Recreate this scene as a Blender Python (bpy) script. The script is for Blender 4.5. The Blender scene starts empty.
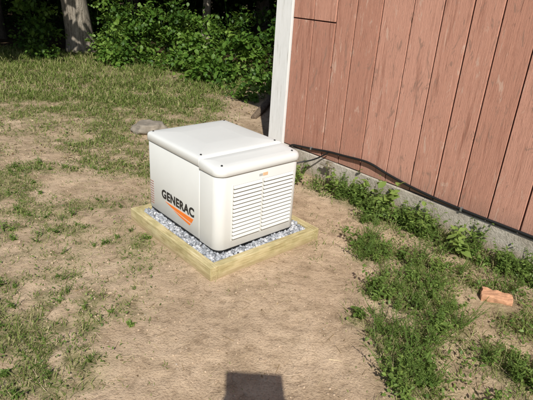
import bpy, bmesh, math
import numpy as np
from mathutils import Vector, Matrix
from mathutils import noise as mno
TH=0.7408; FX,FY=-0.3389,2.7857
CT,ST=math.cos(TH),math.sin(TH)
def to_ab(X,Y):
    dx,dy=X-FX,Y-FY
    return (-dx*ST+dy*CT, dx*CT+dy*ST)   # a (along wall), b (towards wall)
def to_w(a,b):
    return (FX-a*ST+b*CT, FY+a*CT+b*ST)
SITE=Matrix.Translation((FX,FY,0))@Matrix.Rotation(TH,4,'Z')   # local x=b, y=a

# ---------------------------------------------------------------- noise
def vnoise(x,y,s,seed):
    r=np.random.default_rng(seed).random((64,64))
    x=np.asarray(x)/s; y=np.asarray(y)/s
    xi=np.floor(x).astype(int); yi=np.floor(y).astype(int)
    fx=x-xi; fy=y-yi; fx=fx*fx*(3-2*fx); fy=fy*fy*(3-2*fy)
    g=lambda i,j:r[(xi+i)%64,(yi+j)%64]
    return (g(0,0)*(1-fx)+g(1,0)*fx)*(1-fy)+(g(0,1)*(1-fx)+g(1,1)*fx)*fy
def fbm(x,y,s,seed,o=3):
    t=0;w=1;tot=0
    for i in range(o):
        t=t+w*vnoise(x,y,s/2**i,seed+i*13);tot+=w;w*=.55
    return t/tot
def ss(a,b,x):
    t=np.clip((x-a)/(b-a),0,1);return t*t*(3-2*t)

# ---------------------------------------------------------------- materials
def newmat(name):
    m=bpy.data.materials.new(name);m.use_nodes=True
    nt=m.node_tree;nt.nodes.clear()
    out=nt.nodes.new('ShaderNodeOutputMaterial')
    b=nt.nodes.new('ShaderNodeBsdfPrincipled')
    nt.links.new(b.outputs[0],out.inputs[0])
    return m,nt,b,out
def N(nt,t,**k):
    n=nt.nodes.new(t)
    for a,v in k.items():
        if a in n.inputs.keys(): n.inputs[a].default_value=v
        else: setattr(n,a,v)
    return n
def ramp(nt,fac,stops):
    r=nt.nodes.new('ShaderNodeValToRGB')
    e=r.color_ramp.elements
    while len(e)<len(stops): e.new(.5)
    for i,(p,c) in enumerate(stops):
        e[i].position=p; e[i].color=(c[0],c[1],c[2],1) if len(c)<4 else c
    nt.links.new(fac,r.inputs[0]);return r.outputs[0]
def mixc(nt,fac,a,b,mode='MIX'):
    m=nt.nodes.new('ShaderNodeMix');m.data_type='RGBA';m.blend_type=mode
    for s,v in ((0,fac),(6,a),(7,b)):
        if isinstance(v,(int,float)): m.inputs[s].default_value=v
        elif isinstance(v,tuple): m.inputs[s].default_value=(v[0],v[1],v[2],1)
        else: nt.links.new(v,m.inputs[s])
    return m.outputs[2]
def noise(nt,scale,detail=4,rough=.6,stretch=None,coord='Object',dist=0):
    tc=nt.nodes.new('ShaderNodeTexCoord');o=tc.outputs[coord]
    if stretch:
        mp=nt.nodes.new('ShaderNodeMapping');mp.inputs['Scale'].default_value=stretch
        nt.links.new(o,mp.inputs[0]);o=mp.outputs[0]
    n=N(nt,'ShaderNodeTexNoise',Scale=scale,Detail=min(detail,4),Roughness=rough,Distortion=dist)
    nt.links.new(o,n.inputs['Vector']);return n.outputs['Fac']
def bump(nt,b,h,strength=.5,dist=.01):
    n=N(nt,'ShaderNodeBump',Strength=strength,Distance=dist)
    nt.links.new(h,n.inputs['Height']);nt.links.new(n.outputs[0],b.inputs['Normal'])
def attr(nt,name):
    a=nt.nodes.new('ShaderNodeAttribute');a.attribute_name=name;return a.outputs['Fac']
def simple(name,col,rough=.5,var=.06,scale=8,metal=0,bs=0.1):
    m,nt,b,o=newmat(name)
    n=noise(nt,scale)
    c=ramp(nt,n,[(.3,tuple(x*(1-var) for x in col)),(.7,tuple(min(1,x*(1+var)) for x in col))])
    nt.links.new(c,b.inputs['Base Color'])
    b.inputs['Roughness'].default_value=rough;b.inputs['Metallic'].default_value=metal
    if bs: bump(nt,b,noise(nt,scale*20,2),bs,.002)
    return m
def leafmat(name,stops,trans=.3,rough=.5,spec=True):
    m,nt,b,o=newmat(name)
    c=ramp(nt,attr(nt,'rnd'),stops)
    if not spec:
        nt.nodes.remove(b);b=nt.nodes.new('ShaderNodeBsdfDiffuse');nt.links.new(c,b.inputs[0])
        if trans==0:
            nt.links.new(b.outputs[0],o.inputs[0]);return m
    else:
        nt.links.new(c,b.inputs['Base Color']);b.inputs['Roughness'].default_value=rough
        b.inputs['Specular IOR Level'].default_value=.3
    if trans>0:
        t=nt.nodes.new('ShaderNodeBsdfTranslucent')
        tc=mixc(nt,.6,c,(.3,.40,.07),'MIX');nt.links.new(tc,t.inputs[0])
        mx=nt.nodes.new('ShaderNodeMixShader');mx.inputs[0].default_value=trans
        nt.links.new(b.outputs[0],mx.inputs[1]);nt.links.new(t.outputs[0],mx.inputs[2])
        nt.links.new(mx.outputs[0],o.inputs[0])
    return m

M_grass=leafmat('grass_blades',[(0,(.07,.11,.022)),(.38,(.13,.18,.042)),(.62,(.20,.235,.075)),(.76,(.35,.31,.15)),(1,(.50,.42,.26))],.18,.5,spec=False)
M_leaf=leafmat('shrub_leaves',[(0,(.02,.055,.009)),(.5,(.07,.15,.02)),(1,(.18,.28,.05))],.28)
M_can=leafmat('shade_dark_leaves',[(0,(.015,.035,.008)),(1,(.035,.065,.013))],0,spec=False)  # very dark leaf colour carries the shade inside the woods
M_weed=leafmat('weed_leaves',[(0,(.06,.115,.02)),(.5,(.13,.205,.045)),(1,(.23,.31,.075))],.28)
M_dry=leafmat('dry_litter',[(0,(.12,.08,.045)),(.5,(.28,.20,.11)),(1,(.55,.45,.29))],0,.8,spec=False)

def ground_mat():
    m,nt,b,o=newmat('soil_and_thatch')
    n1=noise(nt,1.3,4,.65);n2=noise(nt,11,4,.72);n3=noise(nt,85,3,.7);n4=noise(nt,4.2,4,.65)
    soil=ramp(nt,n1,[(.3,(.39,.285,.19)),(.5,(.53,.395,.27)),(.7,(.63,.48,.335))])
    d=ramp(nt,n2,[(.28,(.58,.56,.53)),(.48,(.96,.96,.96)),(.72,(1.0,1,1))])
    soil=mixc(nt,1.0,soil,d,'MULTIPLY')
    d3=ramp(nt,n3,[(.33,(.62,.60,.58)),(.5,(1,1,1))])
    soil=mixc(nt,.8,soil,d3,'MULTIPLY')
    soil=mixc(nt,.7,soil,ramp(nt,n4,[(.35,(.70,.68,.64)),(.55,(1,1,1))]),'MULTIPLY')
    gr=ramp(nt,n2,[(.3,(.11,.10,.05)),(.5,(.25,.215,.11)),(.7,(.43,.35,.21))])
    a=attr(nt,'grass')
    ad=nt.nodes.new('ShaderNodeMath');ad.operation='MULTIPLY_ADD'
    nt.links.new(n3,ad.inputs[0]);ad.inputs[1].default_value=.9
    sb=nt.nodes.new('ShaderNodeMath');sb.operation='ADD';nt.links.new(a,sb.inputs[0]);sb.inputs[1].default_value=-.42
    nt.links.new(sb.outputs[0],ad.inputs[2])
    f=ramp(nt,ad.outputs[0],[(.10,(0,0,0)),(.66,(1,1,1))])
    c=mixc(nt,f,soil,gr)
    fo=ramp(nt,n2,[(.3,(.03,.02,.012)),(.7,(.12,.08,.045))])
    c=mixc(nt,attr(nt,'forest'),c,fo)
    nt.links.new(c,b.inputs['Base Color']);b.inputs['Roughness'].default_value=.95
    b.inputs['Specular IOR Level'].default_value=.1
    s=nt.nodes.new('ShaderNodeMath');s.operation='MULTIPLY_ADD';nt.links.new(n3,s.inputs[0]);s.inputs[1].default_value=.4;nt.links.new(n2,s.inputs[2])
    bump(nt,b,s.outputs[0],.75,.026)
    return m

# ---------------------------------------------------------------- mesh helpers
def link(ob,parent=None):
    bpy.context.scene.collection.objects.link(ob)
    if parent: ob.parent=parent
    return ob
def empty(name,mat=None):
    e=bpy.data.objects.new(name,None);e.empty_display_size=.2
    if mat is not None:e.matrix_world=mat
    return link(e)
def fastmesh(name,V,Fc,mat,rnd=None,smooth=False,parent=None):
    me=bpy.data.meshes.new(name)
    V=np.asarray(V,dtype=np.float32);Fc=np.asarray(Fc,dtype=np.int32);k=Fc.shape[1]
    me.vertices.add(len(V));me.vertices.foreach_set('co',V.ravel())
    me.loops.add(Fc.size);me.loops.foreach_set('vertex_index',Fc.ravel())
    me.polygons.add(len(Fc));me.polygons.foreach_set('loop_start',np.arange(0,Fc.size,k,dtype=np.int32))
    me.polygons.foreach_set('loop_total',np.full(len(Fc),k,dtype=np.int32))
    if smooth: me.polygons.foreach_set('use_smooth',np.ones(len(Fc),dtype=bool))
    me.update(calc_edges=True)
    if rnd is not None:
        at=me.attributes.new('rnd','FLOAT','POINT');at.data.foreach_set('value',np.asarray(rnd,dtype=np.float32))
    me.materials.append(mat)
    return link(bpy.data.objects.new(name,me),parent)
def norm(v): return v/np.maximum(np.linalg.norm(v,axis=-1,keepdims=True),1e-9)
def inst(tv,tf,pos,yd,zd,sx,sy,sz=None):
    y=norm(yd);x=norm(np.cross(y,zd));z=np.cross(x,y)
    sx=np.broadcast_to(sx,(len(pos),));sy=np.broadcast_to(sy,(len(pos),))
    sz=sy if sz is None else np.broadcast_to(sz,(len(pos),))
    V=pos[:,None,:]+(tv[None,:,0]*sx[:,None])[...,None]*x[:,None,:]+(tv[None,:,1]*sy[:,None])[...,None]*y[:,None,:]+(tv[None,:,2]*sz[:,None])[...,None]*z[:,None,:]
    Fc=tf[None]+(np.arange(len(pos))*len(tv))[:,None,None]
    return V.reshape(-1,3),Fc.reshape(-1,tf.shape[1])
def merge(parts):
    Vs=[];Fs=[];Rs=[];o=0
    for V,Fc,R in parts:
        Vs.append(V);Fs.append(Fc+o);Rs.append(R);o+=len(V)
    return np.concatenate(Vs),np.concatenate(Fs),np.concatenate(Rs)
T_blade=(np.array([[-.5,0,0],[.5,0,0],[-.42,.5,-.08],[.42,.5,-.08],[0,1,-.38]]),np.array([[0,1,3],[0,3,2],[2,3,4]]))
T_stem=(np.array([[-.5,0,0],[.5,0,0],[-.25,1,0],[.25,1,0]]),np.array([[0,1,3],[0,3,2]]))
T_leaf=(np.array([[0,0,0],[-.38,.25,.06],[.38,.25,.06],[-.42,.6,.04],[.42,.6,.04],[0,1,-.16],[0,.3,0],[0,.65,-.02]]),
        np.array([[0,6,1],[0,2,6],[1,6,7],[1,7,3],[6,2,4],[6,4,7],[3,7,5],[7,4,5]]))
T_dia=(np.array([[0,0,0],[-.45,.5,.08],[0,1,-.05],[.45,.5,.08]]),np.array([[0,2,1],[0,3,2]]))
def boxmesh(bm,x0,x1,y0,y1,z0,z1):
    r=bmesh.ops.create_cube(bm,size=1)
    for v in r['verts']:
        v.co=Vector(((x0+x1)/2+v.co.x*(x1-x0),(y0+y1)/2+v.co.y*(y1-y0),(z0+z1)/2+v.co.z*(z1-z0)))
    return r['verts']
def bmobj(name,bm,mat,parent=None,smooth=False,bevel=0,seg=2):
    me=bpy.data.meshes.new(name);bm.normal_update();bm.to_mesh(me);bm.free()
    me.materials.append(mat)
    if smooth:
        for p in me.polygons:p.use_smooth=True
    ob=link(bpy.data.objects.new(name,me),parent)
    if bevel:
        md=ob.modifiers.new('bevel','BEVEL');md.width=bevel;md.segments=seg;md.limit_method='ANGLE'
    return ob
def tube(pts,rad,sides=12,jit=0,seed=0):
    r=np.random.default_rng(seed);pts=np.array(pts,float);n=len(pts)
    V=[];Fc=[]
    for i in range(n):
        t=pts[min(i+1,n-1)]-pts[max(i-1,0)];t/=np.linalg.norm(t)
        u=np.cross(t,[0.3,1,.2]);u/=np.linalg.norm(u);w=np.cross(t,u)
        for k in range(sides):
            an=2*math.pi*k/sides;rr=rad[i]*(1+jit*(r.random()-.5)+jit*.8*math.sin(k*2.4+seed))
            V.append(pts[i]+rr*(math.cos(an)*u+math.sin(an)*w))
    T=[]
    for i in range(n-1):
        for k in range(sides):
            a=i*sides+k;b=i*sides+(k+1)%sides
            T.append([a,b,b+sides]);T.append([a,b+sides,a+sides])
    c0=len(V);V.append(pts[0]);V.append(pts[-1])
    for k in range(sides):
        T.append([c0,(k+1)%sides,k]);T.append([c0+1,(n-1)*sides+k,(n-1)*sides+(k+1)%sides])
    return np.array(V),np.array(T)

# ---------------------------------------------------------------- ground
BRX,BRY=1.61,2.83   # where the loose brick lies
def clear_mask(X,Y):
    a,b=to_ab(X,Y)
    pad=(a>-.015)&(a<1.165)&(b>-.015)&(b<1.06)
    barn=(b>2.035)&(a<1.76)
    br=(((X-BRX+.04)/.15)**2+((Y-BRY+.08)/.15)**2)<1
    return ~(pad|barn|br)
def grassd(X,Y):
    a,b=to_ab(X,Y)
    n=fbm(X,Y,.9,3,3);n2=fbm(X,Y,.28,9,3);n3=fbm(X,Y,.13,19,2)
    left=ss(-.6,-1.0,X+.6*(n2-.5))
    fuzz=.11+.25*ss(.37,.63,n3)
    patch=ss(.46,.6,n)*ss(.36,.58,n2)
    bl=np.exp(-(((X+1.3)/.5)**2+((Y-1.95)/.5)**2))+.9*np.exp(-(((X+.78)/.22)**2+((Y-2.3)/.15)**2))
    d=left*np.clip(fuzz+.55*patch+.6*bl*ss(.36,.56,n3),0,1)+.03*(1-left)
    bare=np.exp(-(((X+1.75)/.5)**2+((Y-4.3)/.45)**2)**2)+.8*np.exp(-(((X+2.6)/.5)**2+((Y-5.0)/.35)**2)**2)
    d=d*(1-.8*np.clip(bare,0,1))
    lawn=ss(4.8,7.9,Y+1.3*(n-.5))*ss(-.1,-.9,X)
    far=ss(7.0,9.2,Y)
    d=np.maximum(d,np.clip(.11+.28*far+.9*ss(.32,.61,n2+.25*(n-.5)),0,1)*lawn)
    ap=np.exp(-(((X-.05)/.58)**2+((Y-2.25)/1.0)**2)**2)
    d=d*(1-ap)
    right=ss(.46,.8,X+.5*(n2-.5)-.10*(Y-2.2))*ss(1.6,.2,a)
    d=np.maximum(d,right*(.24+.76*ss(.38,.60,n2)))
    wl=ss(1.55,1.8,b)*ss(1.7,1.0,a)
    d=np.maximum(d,.45*wl*ss(.35,.6,n2))
    strip=ss(1.1,1.35,b)*ss(-.1,.4,a)*ss(2.2,1.6,a)*(1-wl)
    d=d*(1-.6*strip)
    brown=np.exp(-(((X+.35)/.6)**2+((Y-7.8)/1.6)**2)**2)
    d=d*(1-.85*brown)
    return np.clip(d,0,1)
def gz(X,Y):
    a,b=to_ab(X,Y)
    z=(fbm(X,Y,1.6,21,3)-.5)*.08+(fbm(X,Y,.25,5,3)-.5)*.034+(fbm(X,Y,.07,6,2)-.5)*.010
    flat=np.exp(-(((a-.57)/.9)**2+((b-.52)/.8)**2)**2)
    z=z*(1-.8*flat)-.004
    z=z+.10*ss(8,13,Y)*fbm(X,Y,2.,31,2)
    z=np.where(b>1.98,z*.5,z)
    return z
def axis(lo,hi,step,far):
    c=list(np.arange(lo,hi+1e-6,step))
    s=step;x=hi
    R=[]
    while x<far: s*=1.13;x+=s;R.append(x)
    s=step;x=lo;Lf=[]
    while x>-far: s*=1.13;x-=s;Lf.append(x)
    return np.array(Lf[::-1]+c+R)
ax=axis(-3.2,2.4,.025,400);ay=axis(1.0,6.4,.025,400)
GX,GY=np.meshgrid(ax,ay);gx=GX.ravel();gy=GY.ravel()
V=np.stack([gx,gy,gz(gx,gy)],1)
nx,ny=len(ax),len(ay)
I=(np.arange(ny-1)[:,None]*nx+np.arange(nx-1)[None]).ravel()
Fq=np.stack([I,I+1,I+1+nx,I+nx],1)
ground=fastmesh('ground',V,Fq,ground_mat(),smooth=True)
at=ground.data.attributes.new('grass','FLOAT','POINT')
gd=grassd(gx,gy);gd=np.where(gy>12,.8,gd)
at.data.foreach_set('value',gd.astype(np.float32))
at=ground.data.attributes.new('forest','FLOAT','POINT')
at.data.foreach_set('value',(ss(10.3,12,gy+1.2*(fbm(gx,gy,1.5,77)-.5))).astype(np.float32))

# ---------------------------------------------------------------- grass
def blades(n,x0,x1,y0,y1,Lr,Wr,seed,tuft=7,spread=.03,power=1.0,dry=0.0):
    r=np.random.default_rng(seed)
    X=r.uniform(x0,x1,n);Y=r.uniform(y0,y1,n)
    d=grassd(X,Y)**power
    k=(r.random(n)<d)&(np.abs(X)<Y*.72+1.2);X=X[k];Y=Y[k];d=grassd(X,Y)
    sz=.55+.6*d+.35*r.random(len(X))
    X=np.repeat(X,tuft);Y=np.repeat(Y,tuft);sz=np.repeat(sz,tuft)
    tr=np.repeat(r.random(len(X)//tuft),tuft)
    m=len(X);X=X+r.normal(0,spread,m);Y=Y+r.normal(0,spread,m)
    k=clear_mask(X,Y);X,Y,sz,tr=X[k],Y[k],sz[k],tr[k];m=len(X)
    an=r.uniform(0,2*math.pi,m);tilt=np.abs(r.normal(0,.65,m))+.12
    yd=np.stack([np.cos(an)*np.sin(tilt),np.sin(an)*np.sin(tilt),np.cos(tilt)],1)
    zd=-np.stack([np.cos(an),np.sin(an),np.zeros(m)],1)+np.array([0,0,.4])+r.normal(0,.3,(m,3))
    pos=np.stack([X,Y,gz(X,Y)-.003],1)
    L=r.uniform(*Lr,m)*sz;Wd=r.uniform(*Wr,m)
    V,Fc=inst(*T_blade,pos,yd,zd,Wd,L)
    rnd=np.clip(tr*.55+r.random(m)*.5-.03+dry,0,1)
    return V,Fc,np.repeat(rnd,5)
P=[blades(8500,-3.4,.6,1.3,4.8,(.02,.065),(.0025,.005),1,7,.02,dry=.02),
   blades(10000,-3.4,.6,1.3,4.8,(.010,.03),(.003,.006),2,5,.05,power=.75,dry=.03),
   blades(11500,-6,1.2,4.6,8,(.03,.08),(.004,.008),3,7,.035,dry=.0),
   blades(11000,-9,1,7.5,12.5,(.045,.11),(.008,.014),4,6,.06,dry=-.02),
   blades(6500,.3,2.6,1.4,4.6,(.03,.10),(.0025,.005),5,6,.03,dry=.07)]
V,Fc,R=merge(P)
fastmesh('grass',V,Fc,M_grass,R)

def scatter_leaves(n,x0,x1,y0,y1,Lr,seed,thr,zoff=(.004,.03),groups=6,spread=.04,tilt=.5,invert=False,ratio=.6):
    r=np.random.default_rng(seed)
    X=r.uniform(x0,x1,n);Y=r.uniform(y0,y1,n);d=grassd(X,Y)
    k=(r.random(n)<(d if not invert else .25+.6*d))&(d>=thr);X,Y=X[k],Y[k]
    X=np.repeat(X,groups);Y=np.repeat(Y,groups);m=len(X)
    X=X+r.normal(0,spread,m);Y=Y+r.normal(0,spread,m)
    k=clear_mask(X,Y);X,Y=X[k],Y[k];m=len(X)
    an=r.uniform(0,2*math.pi,m);e=r.normal(.1,tilt,m)
    yd=np.stack([np.cos(an)*np.cos(e),np.sin(an)*np.cos(e),np.sin(e)],1)
    zd=np.array([0,0,1.])+r.normal(0,.35,(m,3))
    L=r.uniform(*Lr,m)
    pos=np.stack([X,Y,gz(X,Y)+r.uniform(*zoff,m)],1)
    V,Fc=inst(*T_leaf,pos,yd,zd,L*ratio,L)
    return V,Fc,np.repeat(r.random(m),8)
V,Fc,R=merge([scatter_leaves(3200,-3.2,.6,1.4,5,(.008,.022),11,.12),
              scatter_leaves(2600,-6,1,4.6,9.5,(.015,.038),12,.2),
              scatter_leaves(1800,.4,2.6,1.4,4.6,(.010,.034),13,.2,(.01,.06),8)])
fastmesh('clover_patches',V,Fc,M_weed,R)
def straw(n,x0,x1,y0,y1,Lr,seed):
    r=np.random.default_rng(seed)
    X=r.uniform(x0,x1,n);Y=r.uniform(y0,y1,n);d=grassd(X,Y)
    k=(r.random(n)<.10+.75*d)&clear_mask(X,Y);X,Y=X[k],Y[k];m=len(X)
    an=r.uniform(0,6.283,m)
    yd=np.stack([np.cos(an),np.sin(an),r.normal(.02,.1,m)],1)
    L=r.uniform(*Lr,m)
    V,Fc=inst(*T_stem,np.stack([X,Y,gz(X,Y)+.004],1),yd,r.normal(0,.3,(m,3))+[0,0,1],L*.05+.001,L)
    return V,Fc,np.repeat(.35+.65*r.random(m),4)
V,Fc,R=merge([scatter_leaves(1300,-3.2,2.6,1.4,5,(.006,.022),14,0,(.002,.008),3,.08,.2,True,.45),
              scatter_leaves(2500,-5,1,4.8,9.5,(.015,.05),15,0,(.002,.01),3,.12,.2,True,.5),
              straw(10000,-3.2,2.6,1.4,5,(.02,.08),16),straw(4000,-5,1,4.8,9,(.04,.12),17)])
fastmesh('leaf_litter',V,Fc,M_dry,R)

# weeds
def plant(r,base,h,nst,nl,Ll,ratio,lean=.5,droop=0.1):
    pos=[];yd=[];LL=[];SP=[];SY=[];SL=[]
    for s in range(nst):
        an=r.uniform(0,6.283);ln=r.uniform(.1,lean)
        top=np.array([math.cos(an)*ln,math.sin(an)*ln,1.])*h*r.uniform(.6,1.05)
        SP.append(base);SY.append(top);SL.append(np.linalg.norm(top))
        for i in range(nl):
            t=r.uniform(.15,1)
            p=base+top*t;a2=r.uniform(0,6.283);e=r.uniform(-.2,.8)-droop
            pos.append(p);yd.append([math.cos(a2)*math.cos(e),math.sin(a2)*math.cos(e),math.sin(e)]);LL.append(Ll*r.uniform(.55,1.15)*(1.15-.5*t))
    pos=np.array(pos);yd=np.array(yd);LL=np.array(LL);m=len(pos)
    zd=np.array([0,0,1.])+r.normal(0,.3,(m,3))
    V,Fc=inst(*T_leaf,pos,yd,zd,LL*ratio,LL)
    SP=np.array(SP);SY=np.array(SY);SL=np.array(SL)
    V2,F2=inst(*T_stem,SP,SY,r.normal(0,1,(nst,3))+[1,0,0],np.full(nst,.005),SL)
    pr=r.random()*.45
    return [(V,Fc,np.repeat(np.clip(pr+r.random(m)*.55,0,1),8)),(V2,F2,np.repeat(np.full(nst,.3),4))]
r=np.random.default_rng(42)
parts=[]
def near_brick(X,Y): return ((X-BRX+.08)/.26)**2+((Y-BRY+.14)/.30)**2<1
for i in range(600):
    X=r.uniform(.6,2.6);Y=r.uniform(1.5,4.4)
    a,b=to_ab(X,Y)
    if b>2.0 or a>.9 or near_brick(X,Y) or grassd(np.array([X]),np.array([Y]))[0]<.42: continue
    kind=r.random()
    if kind<.55:   # feathery weeds
        parts+=plant(r,np.array([X,Y,gz(X,Y)]),r.uniform(.09,.27),r.integers(5,10),r.integers(20,36),r.uniform(.016,.032),.2,.85)
    else:
        parts+=plant(r,np.array([X,Y,gz(X,Y)]),r.uniform(.06,.22),r.integers(4,8),r.integers(8,16),r.uniform(.025,.055),r.choice([.4,.55,.7]),.85)
for i in range(90):   # along the foundation
    a=r.uniform(-1.6,1.4);b=r.uniform(1.78,2.01);X,Y=to_w(a,b)
    if r.random()<ss(.0,1.6,a)*.6: continue
    parts+=plant(r,np.array([X,Y,gz(X,Y)]),r.uniform(.08,.27),r.integers(3,7),r.integers(8,15),r.uniform(.025,.058),.5,.6)
for i in range(280):
    X=r.uniform(-3,-.6);Y=r.uniform(1.5,5)
    if not clear_mask(np.array([X]),np.array([Y]))[0] or r.random()*.7>grassd(np.array([X]),np.array([Y]))[0]: continue
    parts+=plant(r,np.array([X,Y,gz(X,Y)]),r.uniform(.02,.08),r.integers(3,7),r.integers(6,10),r.uniform(.012,.032),.5,1.3)
V,Fc,R=merge(parts);fastmesh('weeds',V,Fc,M_weed,R)
for (a,b,h,ns,nl,Ll) in [(.02,1.88,.36,7,6,.125),(.33,1.92,.28,6,6,.105),(.62,1.88,.22,6,6,.08),(.98,1.74,.24,6,8,.07),(1.2,1.5,.22,6,8,.07),(-.35,1.84,.26,6,6,.09),(-.85,1.78,.28,6,7,.09)]:
    X,Y=to_w(a,b)
    V,Fc,R=merge(plant(r,np.array([X,Y,gz(X,Y)]),h,ns,nl,Ll,.75,.55))
    fastmesh('broadleaf_weed',V,Fc,M_weed,np.clip(R+.45,0,1))

# ---------------------------------------------------------------- stones
def ico(sub,seed,jit=.25):
    bm=bmesh.new();bmesh.ops.create_icosphere(bm,subdivisions=sub,radius=.5)
    rr=np.random.default_rng(seed)
    v=np.array([list(x.co) for x in bm.verts]);f=np.array([[q.index for q in p.verts] for p in bm.faces]);bm.free()
    v=v*(1+jit*(rr.random((len(v),1))-.5)*2)
    return v,f
def stones(n,posf,size,seed,flat=.7,sub=1,jit=.25,nt=5):
    r=np.random.default_rng(seed);out=[]
    for t in range(nt):
        tv,tf=ico(sub,seed*10+t,jit)
        p=posf(n//nt,r);m=len(p)
        s=r.uniform(size[0],size[1],m)
        V,Fc=inst(tv,tf,p,r.normal(0,1,(m,3)),r.normal(0,1,(m,3)),s*r.uniform(.7,1.2,m),s,s*flat)
        out.append((V,Fc,np.repeat(r.random(m),len(tv))))
    return merge(out)
def stonemat(name,stops,rough=.8):
    m,nt,b,o=newmat(name)
    c=ramp(nt,attr(nt,'rnd'),stops)
    c=mixc(nt,.5,c,ramp(nt,noise(nt,60,4,.7),[(.3,(.6,.6,.6)),(.6,(1,1,1))]),'MULTIPLY')
    nt.links.new(c,b.inputs['Base Color']);b.inputs['Roughness'].default_value=rough
    return m
def pebpos(n,r):
    X=r.uniform(-2.8,2.2,n);Y=r.uniform(1.4,5.2,n);k=clear_mask(X,Y);X,Y=X[k],Y[k]
    return np.stack([X,Y,gz(X,Y)+.001],1)
V,Fc,R=stones(700,pebpos,(.003,.012),3)
fastmesh('pebbles',V,Fc,stonemat('pebble_stone',[(0,(.27,.20,.14)),(.6,(.45,.36,.27)),(1,(.58,.52,.45))]),R)
def clodpos(n,r):
    X=r.uniform(-2.8,2.2,n);Y=r.uniform(1.4,6,n);k=clear_mask(X,Y)&(r.random(n)<ss(.35,.6,fbm(X,Y,.3,55)));X,Y=X[k],Y[k]
    return np.stack([X,Y,gz(X,Y)+.0005],1)
V,Fc,R=stones(9000,clodpos,(.004,.020),4,.6)
fastmesh('soil_clods',V,Fc,stonemat('soil_clod',[(0,(.34,.245,.165)),(1,(.54,.41,.285))],.95),R)

# ---------------------------------------------------------------- timber frame + gravel
L,Wd,hf=1.15,1.046,.10;tw=.062
def timbermat():
    m,nt,b,o=newmat('treated_timber')
    n=noise(nt,7,5,.6)
    n1=noise(nt,5,5,.65,(14,1.2,14))
    n2=noise(nt,5,5,.65,(1.2,14,14))
    at_=attr(nt,'rnd')
    gsel=mixc(nt,at_,n1,n2)
    c=ramp(nt,gsel,[(.3,(.34,.26,.12)),(.5,(.54,.45,.24)),(.7,(.66,.57,.35))])
    c=mixc(nt,.8,c,ramp(nt,n,[(.35,(.66,.68,.56)),(.6,(1,1,1))]),'MULTIPLY')
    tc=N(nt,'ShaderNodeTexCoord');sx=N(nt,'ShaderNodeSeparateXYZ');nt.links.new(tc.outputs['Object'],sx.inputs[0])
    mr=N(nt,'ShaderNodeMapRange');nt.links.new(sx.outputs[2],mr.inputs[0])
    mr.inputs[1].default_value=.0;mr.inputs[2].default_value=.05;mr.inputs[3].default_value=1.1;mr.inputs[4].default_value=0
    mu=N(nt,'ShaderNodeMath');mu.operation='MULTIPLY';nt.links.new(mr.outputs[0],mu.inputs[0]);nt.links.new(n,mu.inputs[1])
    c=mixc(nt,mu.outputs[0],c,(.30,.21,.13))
    nt.links.new(c,b.inputs['Base Color']);b.inputs['Roughness'].default_value=.75
    bump(nt,b,gsel,.3,.004);return m
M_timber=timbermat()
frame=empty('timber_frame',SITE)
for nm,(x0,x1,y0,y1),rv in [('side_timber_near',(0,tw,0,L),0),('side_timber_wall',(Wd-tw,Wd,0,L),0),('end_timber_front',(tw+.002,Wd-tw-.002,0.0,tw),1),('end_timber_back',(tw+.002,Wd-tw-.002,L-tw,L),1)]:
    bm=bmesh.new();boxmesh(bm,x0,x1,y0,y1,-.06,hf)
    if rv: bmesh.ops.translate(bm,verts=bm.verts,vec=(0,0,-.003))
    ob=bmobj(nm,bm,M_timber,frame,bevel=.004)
    a_=ob.data.attributes.new('rnd','FLOAT','POINT');a_.data.foreach_set('value',np.full(len(ob.data.vertices),float(rv),dtype=np.float32))
def gpos(n,r):
    x=r.uniform(tw+.008,Wd-tw-.008,n);y=r.uniform(tw+.008,L-tw-.008,n)
    k=~((x>.2)&(x<.84)&(y>.2)&(y<1.02));x,y=x[k],y[k]
    return np.stack([x,y,r.uniform(.062,.09,len(x))],1)
V,Fc,R=stones(6500,gpos,(.018,.038),5,.75,1,.3,8)
Mg=stonemat('crushed_stone',[(0,(.18,.19,.21)),(.4,(.34,.36,.39)),(.8,(.48,.49,.52)),(1,(.64,.64,.64))])
gravel=fastmesh('gravel',V,Fc,Mg,R);gravel.matrix_world=SITE
bm=bmesh.new();boxmesh(bm,tw+.001,Wd-tw-.001,tw+.001,L-tw-.001,-.05,.066)
bed=bmobj('gravel_bed',bm,simple('gravel_bed_fines',(.2,.2,.21),.95,.3,80));bed.parent=gravel

# ---------------------------------------------------------------- generator
ga,gb=.128,.142;GL,GW=.955,.752
gen=empty('standby_generator',SITE@Matrix.Translation((gb,ga,hf-.008)))
def genmat(name,col,rough=.38):
    m,nt,b,o=newmat(name)
    n=noise(nt,3,5,.6)
    c=ramp(nt,n,[(.3,tuple(x*.95 for x in col)),(.7,col)])
    tc=N(nt,'ShaderNodeTexCoord');sx=N(nt,'ShaderNodeSeparateXYZ');nt.links.new(tc.outputs['Object'],sx.inputs[0])
    mr=N(nt,'ShaderNodeMapRange');nt.links.new(sx.outputs[2],mr.inputs[0])
    mr.inputs[1].default_value=.02;mr.inputs[2].default_value=.14;mr.inputs[3].default_value=.5;mr.inputs[4].default_value=0
    mu=N(nt,'ShaderNodeMath');mu.operation='MULTIPLY';nt.links.new(mr.outputs[0],mu.inputs[0]);nt.links.new(noise(nt,14,5,.7),mu.inputs[1])
    c=mixc(nt,mu.outputs[0],c,(.42,.34,.24))
    nt.links.new(c,b.inputs['Base Color']);b.inputs['Roughness'].default_value=rough
    bump(nt,b,noise(nt,220,2),.12,.001);return m
M_white=genmat('bisque_paint',(.71,.715,.69))
M_dark=simple('black_plastic',(.02,.02,.02),.5)
M_gap=simple('painted_vent_shade',(.22,.20,.16),.7)  # colour stands in for the shade between the louvre slats
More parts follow.
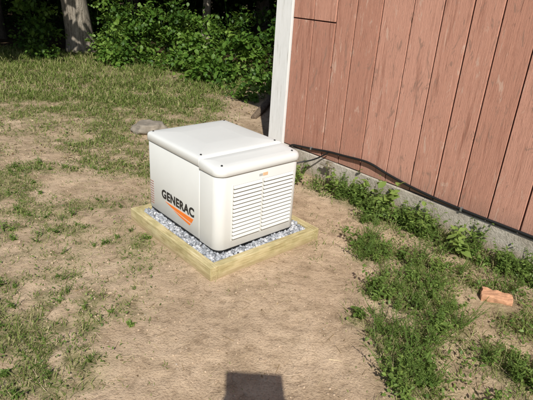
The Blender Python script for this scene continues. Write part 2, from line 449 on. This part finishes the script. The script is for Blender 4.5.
def rrect(x0,x1,y0,y1,rads,seg=7):
    C=[(x0,y0,math.pi),(x1,y0,1.5*math.pi),(x1,y1,0),(x0,y1,.5*math.pi)]
    sg=[(1,1),(-1,1),(-1,-1),(1,-1)];out=[]
    for (cx,cy,a0),(sx,sy),rd in zip(C,sg,rads):
        for i in range(seg+1):
            an=a0+i/seg*math.pi/2
            out.append((cx+sx*rd+rd*math.cos(an),cy+sy*rd+rd*math.sin(an)))
    return out
def loft(name,x0,x1,y0,y1,rads,rings,mat,zf=None,bottom=True):
    bm=bmesh.new();prev=None;first=None
    for z,ins in rings:
        pr=rrect(x0+ins,x1-ins,y0+ins,y1-ins,[max(.002,q-ins*.6) for q in rads])
        vs=[bm.verts.new((x,y,zf(x,y,z) if zf else z)) for x,y in pr]
        if prev:
            for i in range(len(vs)):
                j=(i+1)%len(vs);bm.faces.new((prev[i],prev[j],vs[j],vs[i]))
        else: first=vs
        prev=vs
    bm.faces.new(prev)
    if bottom:bm.faces.new(first[::-1])
    me=bpy.data.meshes.new(name);bm.normal_update();bm.to_mesh(me);bm.free();me.materials.append(mat)
    for p in me.polygons:p.use_smooth=len(p.vertices)==4
    return link(bpy.data.objects.new(name,me),gen)
ys=.222
loft('base_tray',.012,GW-.012,.012,GL-.012,[.04]*4,[(0,0),(.034,0)],M_dark)
loft('inner_core',.02,GW-.02,.03,GL-.02,[.04]*4,[(.03,0),(.6,0)],M_dark)
loft('side_body',0,GW,ys+.003,GL,[.006,.006,.03,.03],[(.028,.003),(.032,0),(.585,0),(.588,.003)],M_white)
loft('end_body',-.003,GW+.003,0,ys-.003,[.07,.07,.006,.006],[(.022,.003),(.027,0),(.570,0),(.574,.003)],M_white)
lr=[(.593,.004),(.596,0),(.636,.0005),(.645,.003),(.651,.007),(.656,.015),(.659,.033),(.662,.1),(.665,.2)]
loft('lid_main',-.008,GW+.008,ys+.003,GL+.008,[.004,.004,.032,.032],lr,M_white,
     zf=lambda x,y,z:z+(.010*(1-((x-GW/2)/(GW/2))**2) if z>.645 else 0))
loft('lid_end_cap',-.012,GW+.012,-.012,ys-.003,[.075,.075,.004,.004],[(.580,.004),(.584,0),(.628,.0005),(.639,.004),(.646,.009),(.651,.018),(.654,.034),(.656,.07)],M_white,
     zf=lambda x,y,z:z+(.012*(1-((x-GW/2)/(GW/2))**2) if z>.64 else 0)-(.10*max(0,ys-y-.02) if z>.62 else 0))
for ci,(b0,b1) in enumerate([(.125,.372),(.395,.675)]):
    bm=bmesh.new();boxmesh(bm,b0,b1,-.0035,-.001,.085,.50);bmobj('louvre_shade_plate_%d'%(ci+1),bm,M_gap,gen)  # flat plate behind the slats, painted as shade; no opening is cut
    bm=bmesh.new();n=14;pitch=(.50-.085)/n
    for i in range(n):
        z1=.085+pitch*(i+1);z0=z1-pitch*.66
        x0,x1=b0-.002,b1+.002
        pts=[(-.003,z1),(-.0065,z1-.002),(-.014,z0+.002),(-.0135,z0),(-.003,z0+.004)]
        A=[bm.verts.new((x0,y,z)) for y,z in pts];B=[bm.verts.new((x1,y,z)) for y,z in pts]
        for k in range(5):
            j=(k+1)%5;bm.faces.new((A[k],A[j],B[j],B[k]))
        bm.faces.new(A[::-1]);bm.faces.new(B)
    bmesh.ops.recalc_face_normals(bm,faces=bm.faces)
    bmobj('louvre_slats_%d'%(ci+1),bm,M_white,gen)
    bm=bmesh.new()
    for (q0,q1,w0,w1) in [(b0-.01,b0-.0025,.078,.508),(b1+.0025,b1+.01,.078,.508)]:
        boxmesh(bm,q0,q1,-.0045,-.0005,w0,w1)
    bmobj('louvre_frame_%d'%(ci+1),bm,M_white,gen,bevel=.0015)
bm=bmesh.new()
for i in range(10):
    z=.07+i*.021;boxmesh(bm,-.002,.0,.875,.925,z,z+.006)
bmobj('side_vent',bm,simple('vent_red_grey',(.35,.17,.13),.6),gen)
bm=bmesh.new();boxmesh(bm,.385,.43,-.0015,.0,.522,.545);bmobj('warning_label',bm,simple('label_orange',(.75,.5,.3),.5),gen)
bm=bmesh.new();boxmesh(bm,.35,.382,-.0015,.0,.525,.542);bmobj('rating_label',bm,simple('label_grey',(.45,.45,.43),.5),gen)
def disc(x,y,z,r,h,nm):
    bm=bmesh.new();bmesh.ops.create_cone(bm,cap_ends=True,segments=16,radius1=r,radius2=r*.75,depth=h,matrix=Matrix.Translation((x,y,z)));bmobj(nm,bm,M_dark,gen)
for i,(x,y,z) in enumerate([(.035,ys+.04,.664),(GW-.035,ys+.04,.664),(.035,GL-.035,.664),(GW-.035,GL-.035,.664),(.055,.045,.646),(GW-.055,.045,.646)]):
    disc(x,y,z-.003,.009,.010,'lid_plug_%d'%(i+1))
cu=bpy.data.curves.new('logo_curve','FONT');cu.body='GENERAC';cu.size=1;cu.offset=.042;cu.extrude=.004;cu.space_character=1.08
tmp=bpy.data.objects.new('tmp',cu);link(tmp);bpy.context.view_layer.update()
me=bpy.data.meshes.new_from_object(tmp.evaluated_get(bpy.context.evaluated_depsgraph_get()))
bpy.data.objects.remove(tmp)
co=np.array([list(v.co) for v in me.vertices])
mn,mx=co.min(0),co.max(0)
lw,lh=.46,.075
u=(co[:,0]-mn[0])/(mx[0]-mn[0])*lw;w=(co[:,1]-mn[1])/(mx[1]-mn[1])*lh
newc=np.stack([-.0006-(co[:,2]-mn[2])*.12,.75-u,.172+w],1)
me.vertices.foreach_set('co',newc.astype(np.float32).ravel());me.update()
me.materials.clear();me.materials.append(simple('logo_black',(.015,.015,.017),.4,bs=0))
link(bpy.data.objects.new('logo_text',me),gen)
bm=bmesh.new()
def slab(bm,pts):
    A=[bm.verts.new((-.0015,y,z)) for y,z in pts];B=[bm.verts.new((.0,y,z)) for y,z in pts]
    bm.faces.new(A);bm.faces.new(B[::-1])
    for k in range(len(A)):
        j=(k+1)%len(A);bm.faces.new((A[k],B[k],B[j],A[j]))
slab(bm,[(.70,.155),(.30,.158),(.325,.118),(.60,.136)])
slab(bm,[(.58,.128),(.335,.108),(.35,.090),(.48,.106)])
bmesh.ops.recalc_face_normals(bm,faces=bm.faces)
bmobj('logo_stripe',bm,simple('logo_orange',(.85,.2,.02),.45,bs=0),gen)

# ---------------------------------------------------------------- barn
barn=empty('wooden_barn',SITE)
def sidingmat():
    m,nt,b,o=newmat('weathered_barn_paint')
    rnd=attr(nt,'rnd')
    base=ramp(nt,rnd,[(0,(.46,.22,.155)),(.5,(.54,.27,.192)),(1,(.61,.32,.235))])
    st=noise(nt,3.2,5,.74,(1,7,.5),dist=.4)
    c=mixc(nt,.95,base,ramp(nt,st,[(.27,(.60,.53,.50)),(.47,(1,1,1)),(.8,(1.0,1.0,1.0))]),'MULTIPLY')
    cr=noise(nt,5,5,.8,(1,24,.7),dist=1.2)
    f=ramp(nt,cr,[(.335,(1,1,1)),(.385,(0,0,0))])
    c=mixc(nt,f,c,(.15,.08,.058))
    wn=noise(nt,4.2,5,.75,(1,3.4,.9),dist=1.0)
    f2=ramp(nt,wn,[(.585,(0,0,0)),(.65,(.75,.75,.75))])
    c=mixc(nt,f2,c,(.33,.195,.145))
    f3=ramp(nt,wn,[(.34,(.6,.6,.6)),(.41,(0,0,0))])
    c=mixc(nt,f3,c,(.65,.45,.35))
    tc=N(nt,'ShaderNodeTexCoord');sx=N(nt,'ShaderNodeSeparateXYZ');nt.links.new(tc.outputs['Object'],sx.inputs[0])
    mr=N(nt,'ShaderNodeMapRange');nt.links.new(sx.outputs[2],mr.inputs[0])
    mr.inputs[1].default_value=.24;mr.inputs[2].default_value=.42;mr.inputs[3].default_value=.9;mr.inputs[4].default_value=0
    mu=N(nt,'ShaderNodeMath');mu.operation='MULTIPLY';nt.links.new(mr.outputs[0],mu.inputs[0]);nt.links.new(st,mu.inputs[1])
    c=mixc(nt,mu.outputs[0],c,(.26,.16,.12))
    nt.links.new(c,b.inputs['Base Color']);b.inputs['Roughness'].default_value=.8
    b.inputs['Specular IOR Level'].default_value=.25
    s=N(nt,'ShaderNodeMath');s.operation='MULTIPLY_ADD';nt.links.new(cr,s.inputs[0]);s.inputs[1].default_value=1;nt.links.new(st,s.inputs[2])
    bump(nt,b,s.outputs[0],.65,.011);return m
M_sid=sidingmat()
sb=.245;WB=2.053;AC=1.745;top=2.75
edges=[1.525,1.24,.95,.72,.44,.14,-.13,-.37,-.60]
e=-.60
rr=np.random.default_rng(5)
while e>-8: e-=rr.uniform(.2,.27);edges.append(e)
bm=bmesh.new();rn=[]
def board(x0,x1,y0,y1,z0,z1):
    boxmesh(bm,x0,x1,y0,y1,z0,z1);rn.extend([rr.random()]*8)
for i in range(len(edges)-1):
    a1,a0=edges[i],edges[i+1];g=rr.uniform(.004,.009)
    pr=rr.uniform(0,.006)
    if i<2:
        board(WB+pr,WB+.02,a0+g,a1-g,sb,1.555);board(WB+pr-.003,WB+.02,a0+g,a1-g,1.567,top)
    else:
        board(WB+pr,WB+.02,a0+g,a1-g,sb+rr.uniform(-.008,.008),top)
bx=WB+.16
while bx<9: 
    w_=rr.uniform(.2,.28);board(bx+.004,bx+w_-.004,AC-.022,AC,sb,top);bx+=w_
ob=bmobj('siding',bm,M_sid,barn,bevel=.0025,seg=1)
a_=ob.data.attributes.new('rnd','FLOAT','POINT');a_.data.foreach_set('value',np.array(rn,dtype=np.float32))
bm=bmesh.new();boxmesh(bm,WB+.021,9,-8,AC-.023,sb,top);bmobj('wall_core',bm,simple('dark_red_gap',(.07,.025,.018),.9),barn)
def concmat():
    m,nt,b,o=newmat('old_concrete')
    n=noise(nt,3,5,.7);n2=noise(nt,30,5,.75)
    c=ramp(nt,n,[(.3,(.32,.275,.215)),(.5,(.46,.41,.34)),(.7,(.56,.51,.44))])
    c=mixc(nt,.7,c,ramp(nt,n2,[(.3,(.55,.53,.5)),(.55,(1,1,1))]),'MULTIPLY')
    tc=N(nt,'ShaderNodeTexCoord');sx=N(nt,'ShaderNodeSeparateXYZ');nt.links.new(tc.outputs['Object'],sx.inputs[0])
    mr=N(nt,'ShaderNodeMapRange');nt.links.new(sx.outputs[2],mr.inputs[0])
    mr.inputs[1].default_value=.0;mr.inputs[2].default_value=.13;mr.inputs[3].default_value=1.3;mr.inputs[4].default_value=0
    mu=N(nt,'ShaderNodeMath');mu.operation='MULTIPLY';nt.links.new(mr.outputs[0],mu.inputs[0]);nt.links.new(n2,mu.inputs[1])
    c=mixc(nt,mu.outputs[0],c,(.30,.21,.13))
    nt.links.new(c,b.inputs['Base Color']);b.inputs['Roughness'].default_value=.92
    bump(nt,b,n2,.7,.014);return m
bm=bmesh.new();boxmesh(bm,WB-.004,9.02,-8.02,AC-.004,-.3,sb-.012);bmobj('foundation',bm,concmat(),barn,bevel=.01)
def trimmat():
    m,nt,b,o=newmat('white_trim_paint')
    n=noise(nt,6,5,.7,(6,6,.8));c=ramp(nt,n,[(.28,(.5,.48,.44)),(.4,(.74,.74,.72)),(.7,(.82,.82,.81))])
    nt.links.new(c,b.inputs['Base Color']);b.inputs['Roughness'].default_value=.6;bump(nt,b,n,.2,.004);return m
M_trim=trimmat()
bm=bmesh.new();boxmesh(bm,WB-.02,WB+.02,1.528,AC+.02,sb-.02,top);bmobj('corner_trim_front',bm,M_trim,barn,bevel=.004)
bm=bmesh.new();boxmesh(bm,WB+.022,WB+.15,AC+.001,AC+.02,sb-.02,top);bmobj('corner_trim_side',bm,M_trim,barn,bevel=.004)
bm=bmesh.new()
xa,xb=WB-.25,9.3;xm=(xa+xb)/2;zr=top+1.7
for s in (0,1):
    x0=xa if s==0 else xb
    A=[(x0,-8.3,top-.08),(xm,-8.3,zr),(xm,AC+.3,zr),(x0,AC+.3,top-.08)]
    lo=[bm.verts.new(p) for p in A];hi=[bm.verts.new((p[0],p[1],p[2]+.12)) for p in A]
    bm.faces.new(lo);bm.faces.new(hi[::-1])
    for k in range(4):
        j=(k+1)%4;bm.faces.new((lo[k],lo[j],hi[j],hi[k]))
bmesh.ops.recalc_face_normals(bm,faces=bm.faces)
bmobj('roof',bm,simple('grey_shingles',(.09,.085,.08),.9,.3,30),barn)
bm=bmesh.new()
for yy in (AC-.02,-8):
    vs=[bm.verts.new((WB+.02,yy,top)),bm.verts.new((9,yy,top)),bm.verts.new((xm,yy,zr-.05))];bm.faces.new(vs)
bmobj('gable',bm,M_sid,barn)

# cable
def curve(name,pts,rad,mat,parent=None):
    c=bpy.data.curves.new(name,'CURVE');c.dimensions='3D';c.bevel_depth=rad;c.bevel_resolution=3
    s=c.splines.new('NURBS');s.points.add(len(pts)-1)
    for i,p in enumerate(pts): s.points[i].co=(p[0],p[1],p[2],1)
    s.order_u=3;s.use_endpoint_u=True;s.resolution_u=6
    c.materials.append(mat)
    return link(bpy.data.objects.new(name,c),parent)
M_cab=simple('black_rubber',(.012,.012,.012),.45)
cb=empty('black_cable',SITE)
xw=WB-.016
pts=[(1.9,1.35,.02),(xw-.04,1.42,.12),(xw-.01,1.40,.26),(xw,1.26,.275),(xw,1.05,.30),(xw,.83,.335),(xw-.01,.62,.352),(xw-.01,.45,.37),(xw-.008,.30,.375),(xw,.15,.335),(xw,-.08,.30),(xw,-.34,.275),(xw,-.64,.262),(xw,-1.0,.262),(xw,-1.6,.26),(xw,-3,.27),(xw,-7.5,.27)]
curve('conduit_run',pts,.0115,M_cab,cb)
pts=[(1.35,1.15,.03),(1.6,1.2,.10),(1.85,1.1,.17),(xw-.05,.95,.22),(xw-.02,.83,.325)]
curve('second_lead',pts,.008,M_cab,cb)
bm=bmesh.new()
for a_ in (-.645,-2.1,1.08): boxmesh(bm,xw-.014,WB,a_-.009,a_+.009,.247 if a_<0 else .285,.284 if a_<0 else .316)
bmobj('cable_clamps',bm,simple('galvanised_steel',(.4,.4,.4),.4,metal=.8),cb,bevel=.003)
gp=empty('gas_pipe_valve',SITE)
Mb=simple('pipe_brass_steel',(.46,.40,.31),.4,metal=.6)
curve('riser',[(WB-.07,.74,-.05),(WB-.07,.74,.1),(WB-.07,.74,.2)],.011,Mb,gp)
curve('wall_stub',[(WB+.02,.80,.205),(WB-.03,.80,.205),(WB-.09,.80,.205)],.012,Mb,gp)
curve('cross_pipe',[(WB-.07,.70,.205),(WB-.07,.78,.205),(WB-.07,.88,.205)],.013,Mb,gp)
bm=bmesh.new()
bmesh.ops.create_cone(bm,cap_ends=True,segments=12,radius1=.024,radius2=.024,depth=.05,matrix=Matrix.Translation((WB-.07,.79,.205))@Matrix.Rotation(math.pi/2,4,'X'))
bmesh.ops.create_cone(bm,cap_ends=True,segments=8,radius1=.019,radius2=.019,depth=.03,matrix=Matrix.Translation((WB-.07,.79,.235)))
boxmesh(bm,WB-.08,WB-.06,.72,.80,.252,.258)
bmobj('valve_body',bm,Mb,gp,bevel=.002)

# ---------------------------------------------------------------- rock, brick
def rockobj(name,loc,size,rot,mat,seed):
    bm=bmesh.new();bmesh.ops.create_icosphere(bm,subdivisions=4,radius=.5)
    for v in bm.verts:
        d=v.co.normalized();k=1+.3*mno.noise(d*1.6+Vector((seed,0,0)))+.12*mno.noise(d*5+Vector((0,seed,0)))
        v.co=Vector((d.x*size[0]*k,d.y*size[1]*k,min(d.z*k,.62+.1*d.x)*size[2]))*.5
    ob=bmobj(name,bm,mat,smooth=True);ob.location=loc;ob.rotation_euler=(0,0,rot);return ob
Mr=simple('brown_fieldstone',(.25,.215,.17),.9,.35,9,bs=.8)
rockobj('rock',(-1.60,6.22,.03),(.42,.36,.24),.3,Mr,2)
bm=bmesh.new();boxmesh(bm,-.10,.10,-.05,.05,-.03,.026)
bmesh.ops.subdivide_edges(bm,edges=bm.edges[:],cuts=5,use_grid_fill=True)
for v in bm.verts: v.co+=Vector((mno.noise(v.co*30),mno.noise(v.co*30+Vector((5,0,0))),mno.noise(v.co*30+Vector((0,7,0)))))*.010
bz=float(gz(np.array([BRX]),np.array([BRY]))[0])
ob=bmobj('brick_fragment',bm,simple('orange_brick',(.52,.28,.16),.9,.3,25,bs=.6),bevel=.004);ob.location=(BRX,BRY,bz+.018);ob.rotation_euler=(.05,.04,-.35)

# ---------------------------------------------------------------- trees & shrubs
def barkmat(name,c0,c1):
    m,nt,b,o=newmat(name)
    n=noise(nt,4,5,.75,(5,5,1.1),dist=.5)
    c=ramp(nt,n,[(.3,tuple(x*.3 for x in c0)),(.45,c0),(.7,c1)])
    nt.links.new(c,b.inputs['Base Color']);b.inputs['Roughness'].default_value=.9;bump(nt,b,n,1,.05);return m
M_bark=barkmat('pale_bark',(.27,.23,.18),(.45,.40,.33))
M_bark2=barkmat('dark_bark',(.08,.065,.05),(.15,.125,.10))
def tree(X,Y,rad,cz,cr,nl,seed,bark,leaf=(.22,.36)):
    r=np.random.default_rng(seed);e_=empty('deciduous_tree',Matrix.Translation((X,Y,0)))
    lx,ly=r.normal(0,.15,2)
    zs=[-.2,0,.25,.6,1.2,2,3,cz]
    rf=[1.5,1.3,1.12,1.02,.95,.9,.8,.35]
    pts=[(lx*z*.3,ly*z*.3,z) for z in zs]
    V,Fc=tube(pts,[rad*q for q in rf],18,.07,seed);fastmesh('trunk',V,Fc,bark,parent=e_,smooth=True)
    for k in range(6):
        an=k*1.05+r.uniform(-.3,.3);z0=cz*r.uniform(.55,.9)
        l=cr[0]*r.uniform(.5,.85)
        p0=np.array([lx*z0*.3,ly*z0*.3,z0]);d=np.array([math.cos(an)*l,math.sin(an)*l,l*r.uniform(.3,.9)])
        V,Fc=tube([p0,p0+d*.35+[0,0,.1],p0+d*.7+[0,0,.1],p0+d],[rad*.4,rad*.3,rad*.18,rad*.06],8,.1,seed+k);fastmesh('limb_%d'%(k+1),V,Fc,bark,parent=e_,smooth=True)
    nc=90;d=norm(r.normal(0,1,(nc,3)));rr_=r.uniform(.35,1,nc)**.5
    cen=d*rr_[:,None]*np.array(cr)+np.array([0,0,cz])
    m=nl;ci=r.integers(0,nc,m);p=cen[ci]+r.normal(0,1,(m,3))*np.array([.42,.42,.28])
    yd=r.normal(0,1,(m,3))*[1,1,.6];zd=r.normal(0,.6,(m,3))+[0,0,1]
    Ls=r.uniform(*leaf,m)
    V,Fc=inst(*T_dia,p,yd,zd,Ls*.8,Ls)
    fastmesh('crown',V,Fc,M_can,np.repeat(r.random(m),4),parent=e_)
tree(-4.95,12.8,.31,6.2,(3.0,3.0,2.6),5500,101,M_bark)
tree(-2.15,15.2,.12,5.0,(3.4,3.2,2.6),7500,102,M_bark)
tree(-10.2,11.0,.3,4.9,(4.9,3.6,2.6),7500,103,M_bark2)
tree(-7.2,9.2,.22,4.1,(2.8,2.8,1.7),5500,111,M_bark2)  # unseen tree, added so its crown shades the left woods
tree(-7.9,14.2,.25,4.4,(3.6,3.4,2.7),7000,104,M_bark2)
tree(1.4,13.4,.28,4.7,(3.6,3.2,2.7),7000,105,M_bark2)
tree(-4.9,17.4,.2,4.7,(3.8,3.2,3.1),6500,106,M_bark2)
tree(-.6,18.4,.24,4.7,(3.8,3.2,3.1),6500,107,M_bark2)
tree(-11,18.6,.26,4.8,(4,3.4,3.5),6000,108,M_bark2)
tree(6,18,.26,5.0,(4,3.4,3.6),4500,109,M_bark2)
tree(-16.5,15,.26,5,(4,3.4,3.4),4500,110,M_bark2)

def shrub(X,Y,rx,ry,h,nl,seed,mat=M_leaf,leaf=(.05,.13),nc=28,name='shrub',vs=.10,bright=.0):
    r=np.random.default_rng(seed);parts=[]
    d=norm(r.normal(0,1,(nc,3)));d[:,2]=np.abs(d[:,2])
    cen=d*(r.uniform(.15,1.25,nc)**.5)[:,None]*np.array([rx,ry,h*.92])
    cen[:,2]=np.maximum(cen[:,2],.08)
    ci=r.integers(0,nc,nl);p=cen[ci]+r.normal(0,1,(nl,3))*np.array([vs,vs,vs*.7])
    p[:,2]=np.abs(p[:,2])+.02
    out=norm(p*[1,1,.6]+1e-6)
    yd=out+r.normal(0,.7,(nl,3));yd[:,2]-=.3;zd=r.normal(0,.5,(nl,3))+[0,0,1]+out*.6
    Ls=r.uniform(*leaf,nl)*(.7+.6*r.random(nc)[ci])
    cr_=r.random(nc)
    V,Fc=inst(*T_leaf,p,yd,zd,Ls*.8,Ls)
    parts.append((V,Fc,np.repeat(np.clip(cr_[ci]*.7+r.random(nl)*.3+bright,0,1),8)))
    m=nc;V2,F2=inst(*T_stem,np.zeros((m,3))+r.normal(0,.08,(m,3))*[1,1,0],cen,r.normal(0,1,(m,3)),np.full(m,.018),np.linalg.norm(cen,axis=1))
    parts.append((V2,F2,np.repeat(np.zeros(m),4)))
    V,Fc,R=merge(parts);ob=fastmesh(name,V,Fc,mat,R);ob.location=(X,Y,gz(np.array([X]),np.array([Y]))[0]);return ob
S=[(-5.75,12.2,.5,.45,1.3,900,.0),(-5.25,11.3,.3,.3,.32,220,.0),(-4.0,12.3,.5,.4,1.4,1250,.12),(-3.3,12.0,.55,.45,1.65,1400,.12),(-2.45,12.2,.65,.5,1.5,1350,.08),
   (-1.6,11.6,.65,.5,1.45,1400,.08),(-.75,10.7,.55,.5,1.3,1200,.0),(-1.15,9.9,.45,.4,.5,600,.05),(-2.1,11.0,.5,.4,.4,550,.05),(-3.4,11.2,.55,.4,.4,550,.05),(.4,11.4,.9,.8,1.6,1100,-.15),
   (-4.3,14.0,.7,.6,1.6,500,-.2),(-2.9,14.2,.9,.7,1.7,600,-.2),(-1.1,13.5,.9,.7,1.7,700,-.2),(-.25,9.3,.3,.3,.45,320,-.05),(-.5,8.5,.25,.25,.22,170,.0)]
for i,(X,Y,rx,ry,h,nl,br) in enumerate(S): shrub(X,Y,rx,ry,h,nl,200+i,bright=br)  # bright shifts leaf colour: lighter for sunlit bushes, darker for shaded ones
r=np.random.default_rng(9);nc=700
cx=r.uniform(-24,16,nc);cy=r.uniform(21,30,nc);cz=r.uniform(0,6,nc)
ci=r.integers(0,nc,16000);m=len(ci)
p=np.stack([cx,cy,cz],1)[ci]+r.normal(0,.5,(m,3))
V,Fc=inst(*T_dia,p,r.normal(0,1,(m,3)),r.normal(0,.7,(m,3))+[0,-.3,1],r.uniform(.4,.6,m),r.uniform(.45,.75,m))
fastmesh('forest_backdrop',V,Fc,M_can,np.repeat(r.random(m),4))  # leaf wall added to block sky brightness behind the trees
r=np.random.default_rng(10);nc=260
cx=r.uniform(-16,8,nc);cy=r.uniform(15,21,nc);cz=r.uniform(0,.9,nc)
ci=r.integers(0,nc,9000);m=len(ci)
p=np.stack([cx,cy,cz],1)[ci]+r.normal(0,.3,(m,3));p[:,2]=np.abs(p[:,2])
V,Fc=inst(*T_dia,p,r.normal(0,1,(m,3)),r.normal(0,.7,(m,3))+[0,-.3,1],r.uniform(.08,.16,m)*.8,r.uniform(.1,.2,m))
fastmesh('forest_undergrowth',V,Fc,M_can,np.repeat(r.random(m),4))
M_log=barkmat('weathered_log',(.17,.12,.08),(.30,.22,.15))
lg=empty('fallen_log',Matrix.Translation((-.12,7.9,.03)))
V,Fc=tube([(-.15,-.75,0),(-.05,-.3,.02),(.05,.4,.03),(.1,1.2,.05)],[.045,.06,.06,.05],14,.12,5);fastmesh('log',V,Fc,M_log,parent=lg,smooth=True)
V,Fc=tube([(.16,-.6,0.02),(.2,0,.03),(.17,.9,.04)],[.035,.045,.04],12,.12,6);fastmesh('log_piece',V,Fc,M_log,parent=lg,smooth=True)

# ---------------------------------------------------------------- photographer with tablet (casts the shadow)
SX=.055
ph=empty('photographer')
def skin(name,verts,edges_,rad,mat,sub=2):
    me=bpy.data.meshes.new(name);me.from_pydata(verts,edges_,[]);me.materials.append(mat)
    ob=link(bpy.data.objects.new(name,me),ph)
    md=ob.modifiers.new('skin','SKIN')
    for i,rv in enumerate(rad):
        me.skin_vertices[0].data[i].radius=(rv,rv) if not isinstance(rv,tuple) else rv
    me.skin_vertices[0].data[0].use_root=True
    s=ob.modifiers.new('sub','SUBSURF');s.levels=sub;s.render_levels=sub
    return ob
M_shirt=simple('blue_shirt',(.08,.14,.28),.9);M_skin=simple('skin_tone',(.55,.36,.27),.6);M_jean=simple('denim',(.05,.07,.12),.9);M_shoe=simple('brown_shoes',(.08,.05,.03),.7)
ox,oy=.1+SX,-.5
body=[(0,0,.98),(0,0,1.12),(0,0,1.28),(0,0,1.42),(0,.01,1.5),(.19,0,1.42),(.27,.12,1.25),(.22,.33,1.5),(-.19,0,1.42),(-.25,.12,1.25),(-.2,.33,1.5)]
skin('shirt',[(x+ox,y+oy,z) for x,y,z in body],[(0,1),(1,2),(2,3),(3,4),(3,5),(5,6),(6,7),(3,8),(8,9),(9,10)],[(.17,.12),(.16,.11),(.18,.12),(.15,.1),.06,.07,.055,.045,.07,.055,.045],M_shirt)
legs=[(0,0,.95),(.1,0,.88),(.12,.02,.5),(.12,0,.1),(-.1,0,.88),(-.12,.02,.5),(-.12,0,.1)]
skin('jeans',[(x+ox,y+oy,z) for x,y,z in legs],[(0,1),(1,2),(2,3),(0,4),(4,5),(5,6)],[(.17,.12),.1,.07,.055,.1,.07,.055],M_jean)
for s in (1,-1):
    skin('shoe_%s'%('right' if s>0 else 'left'),[(ox+.12*s,oy-.05,.05),(ox+.12*s,oy+.08,.05),(ox+.13*s,oy+.19,.04)],[(0,1),(1,2)],[.045,.05,.035],M_shoe)
skin('head',[(ox,oy+.01,1.46),(ox,oy+.02,1.53),(ox,oy+.03,1.6),(ox,oy+.02,1.66),(ox,oy+.12,1.595)],[(0,1),(1,2),(2,3),(2,4)],[.055,.06,(.078,.09),(.07,.08),.012],M_skin)
skin('hair',[(ox,oy-.02,1.62),(ox,oy,1.68),(ox,oy-.06,1.6)],[(0,1),(0,2)],[.08,.072,.05],simple('brown_hair',(.05,.03,.02),.8))
for s,hx in ((1,.235+SX),(-1,-.035+SX)):
    w=(ox+(.22 if s>0 else -.2),oy+.33,1.5);px=hx+.012*s
    vs=[w,(px,-.09,1.60),(px,-.06,1.65)];eds=[(0,1),(1,2)];rd=[.032,.024,.030]
    for f in range(4):
        b0=len(vs);z=1.64+f*.019
        vs+=[(px+.002*s,-.02,z),(px-.008*s,-.010,z+.003),(px-.03*s,-.014,z+.004)]
        eds+=[(2,b0),(b0,b0+1),(b0+1,b0+2)];rd+=[.009,.009,.008]
    b0=len(vs);vs+=[(px-.015*s,-.05,1.69),(px-.04*s,-.045,1.71)];eds+=[(2,b0),(b0,b0+1)];rd+=[.012,.010]
    skin('hand_%s'%('right' if s>0 else 'left'),vs,eds,rd,M_skin,1)
bm=bmesh.new();boxmesh(bm,-.048+SX,.248+SX,-.034,-.026,1.62,1.868);bmobj('tablet',bm,simple('tablet_shell',(.3,.3,.31),.3,metal=.6),ph,bevel=.003)

# ---------------------------------------------------------------- light, sky, camera
sc=bpy.context.scene
el=math.radians(43.0)
d=Vector((-.08,1,0)).normalized();dv=Vector((d.x*math.cos(el),d.y*math.cos(el),-math.sin(el)))
sl=bpy.data.lights.new('sun','SUN');sl.energy=5.0;sl.angle=math.radians(.5);sl.color=(1,.965,.89)
so=link(bpy.data.objects.new('sun',sl));so.rotation_euler=dv.to_track_quat('-Z','Y').to_euler()
w=bpy.data.worlds.new('World');sc.world=w;w.use_nodes=True;nt=w.node_tree
sky=nt.nodes.new('ShaderNodeTexSky');sky.sky_type='NISHITA';sky.sun_disc=False;sky.sun_elevation=el
sky.sun_rotation=math.atan2(-d.x,-d.y)
bg=nt.nodes['Background'];bg.inputs[1].default_value=.085;nt.links.new(sky.outputs[0],bg.inputs[0])
cam=bpy.data.cameras.new('camera');cam.sensor_fit='HORIZONTAL';cam.sensor_width=36
cam.lens=488.9/533*36;cam.clip_start=.02;cam.clip_end=2000
co=link(bpy.data.objects.new('camera',cam));sc.camera=co
p=.4140;rl=.0668
fw=Vector((0,math.cos(p),-math.sin(p)));right=Vector((1,0,0));up=right.cross(fw)
c_,s_=math.cos(rl),math.sin(rl)
R_=right*c_+up*s_; U_=up*c_-right*s_
mt=Matrix((R_,U_,-fw)).transposed().to_4x4();mt.translation=Vector((0,0,1.85));co.matrix_world=mt
sc.view_settings.view_transform='Standard';sc.view_settings.look='None';sc.view_settings.exposure=0
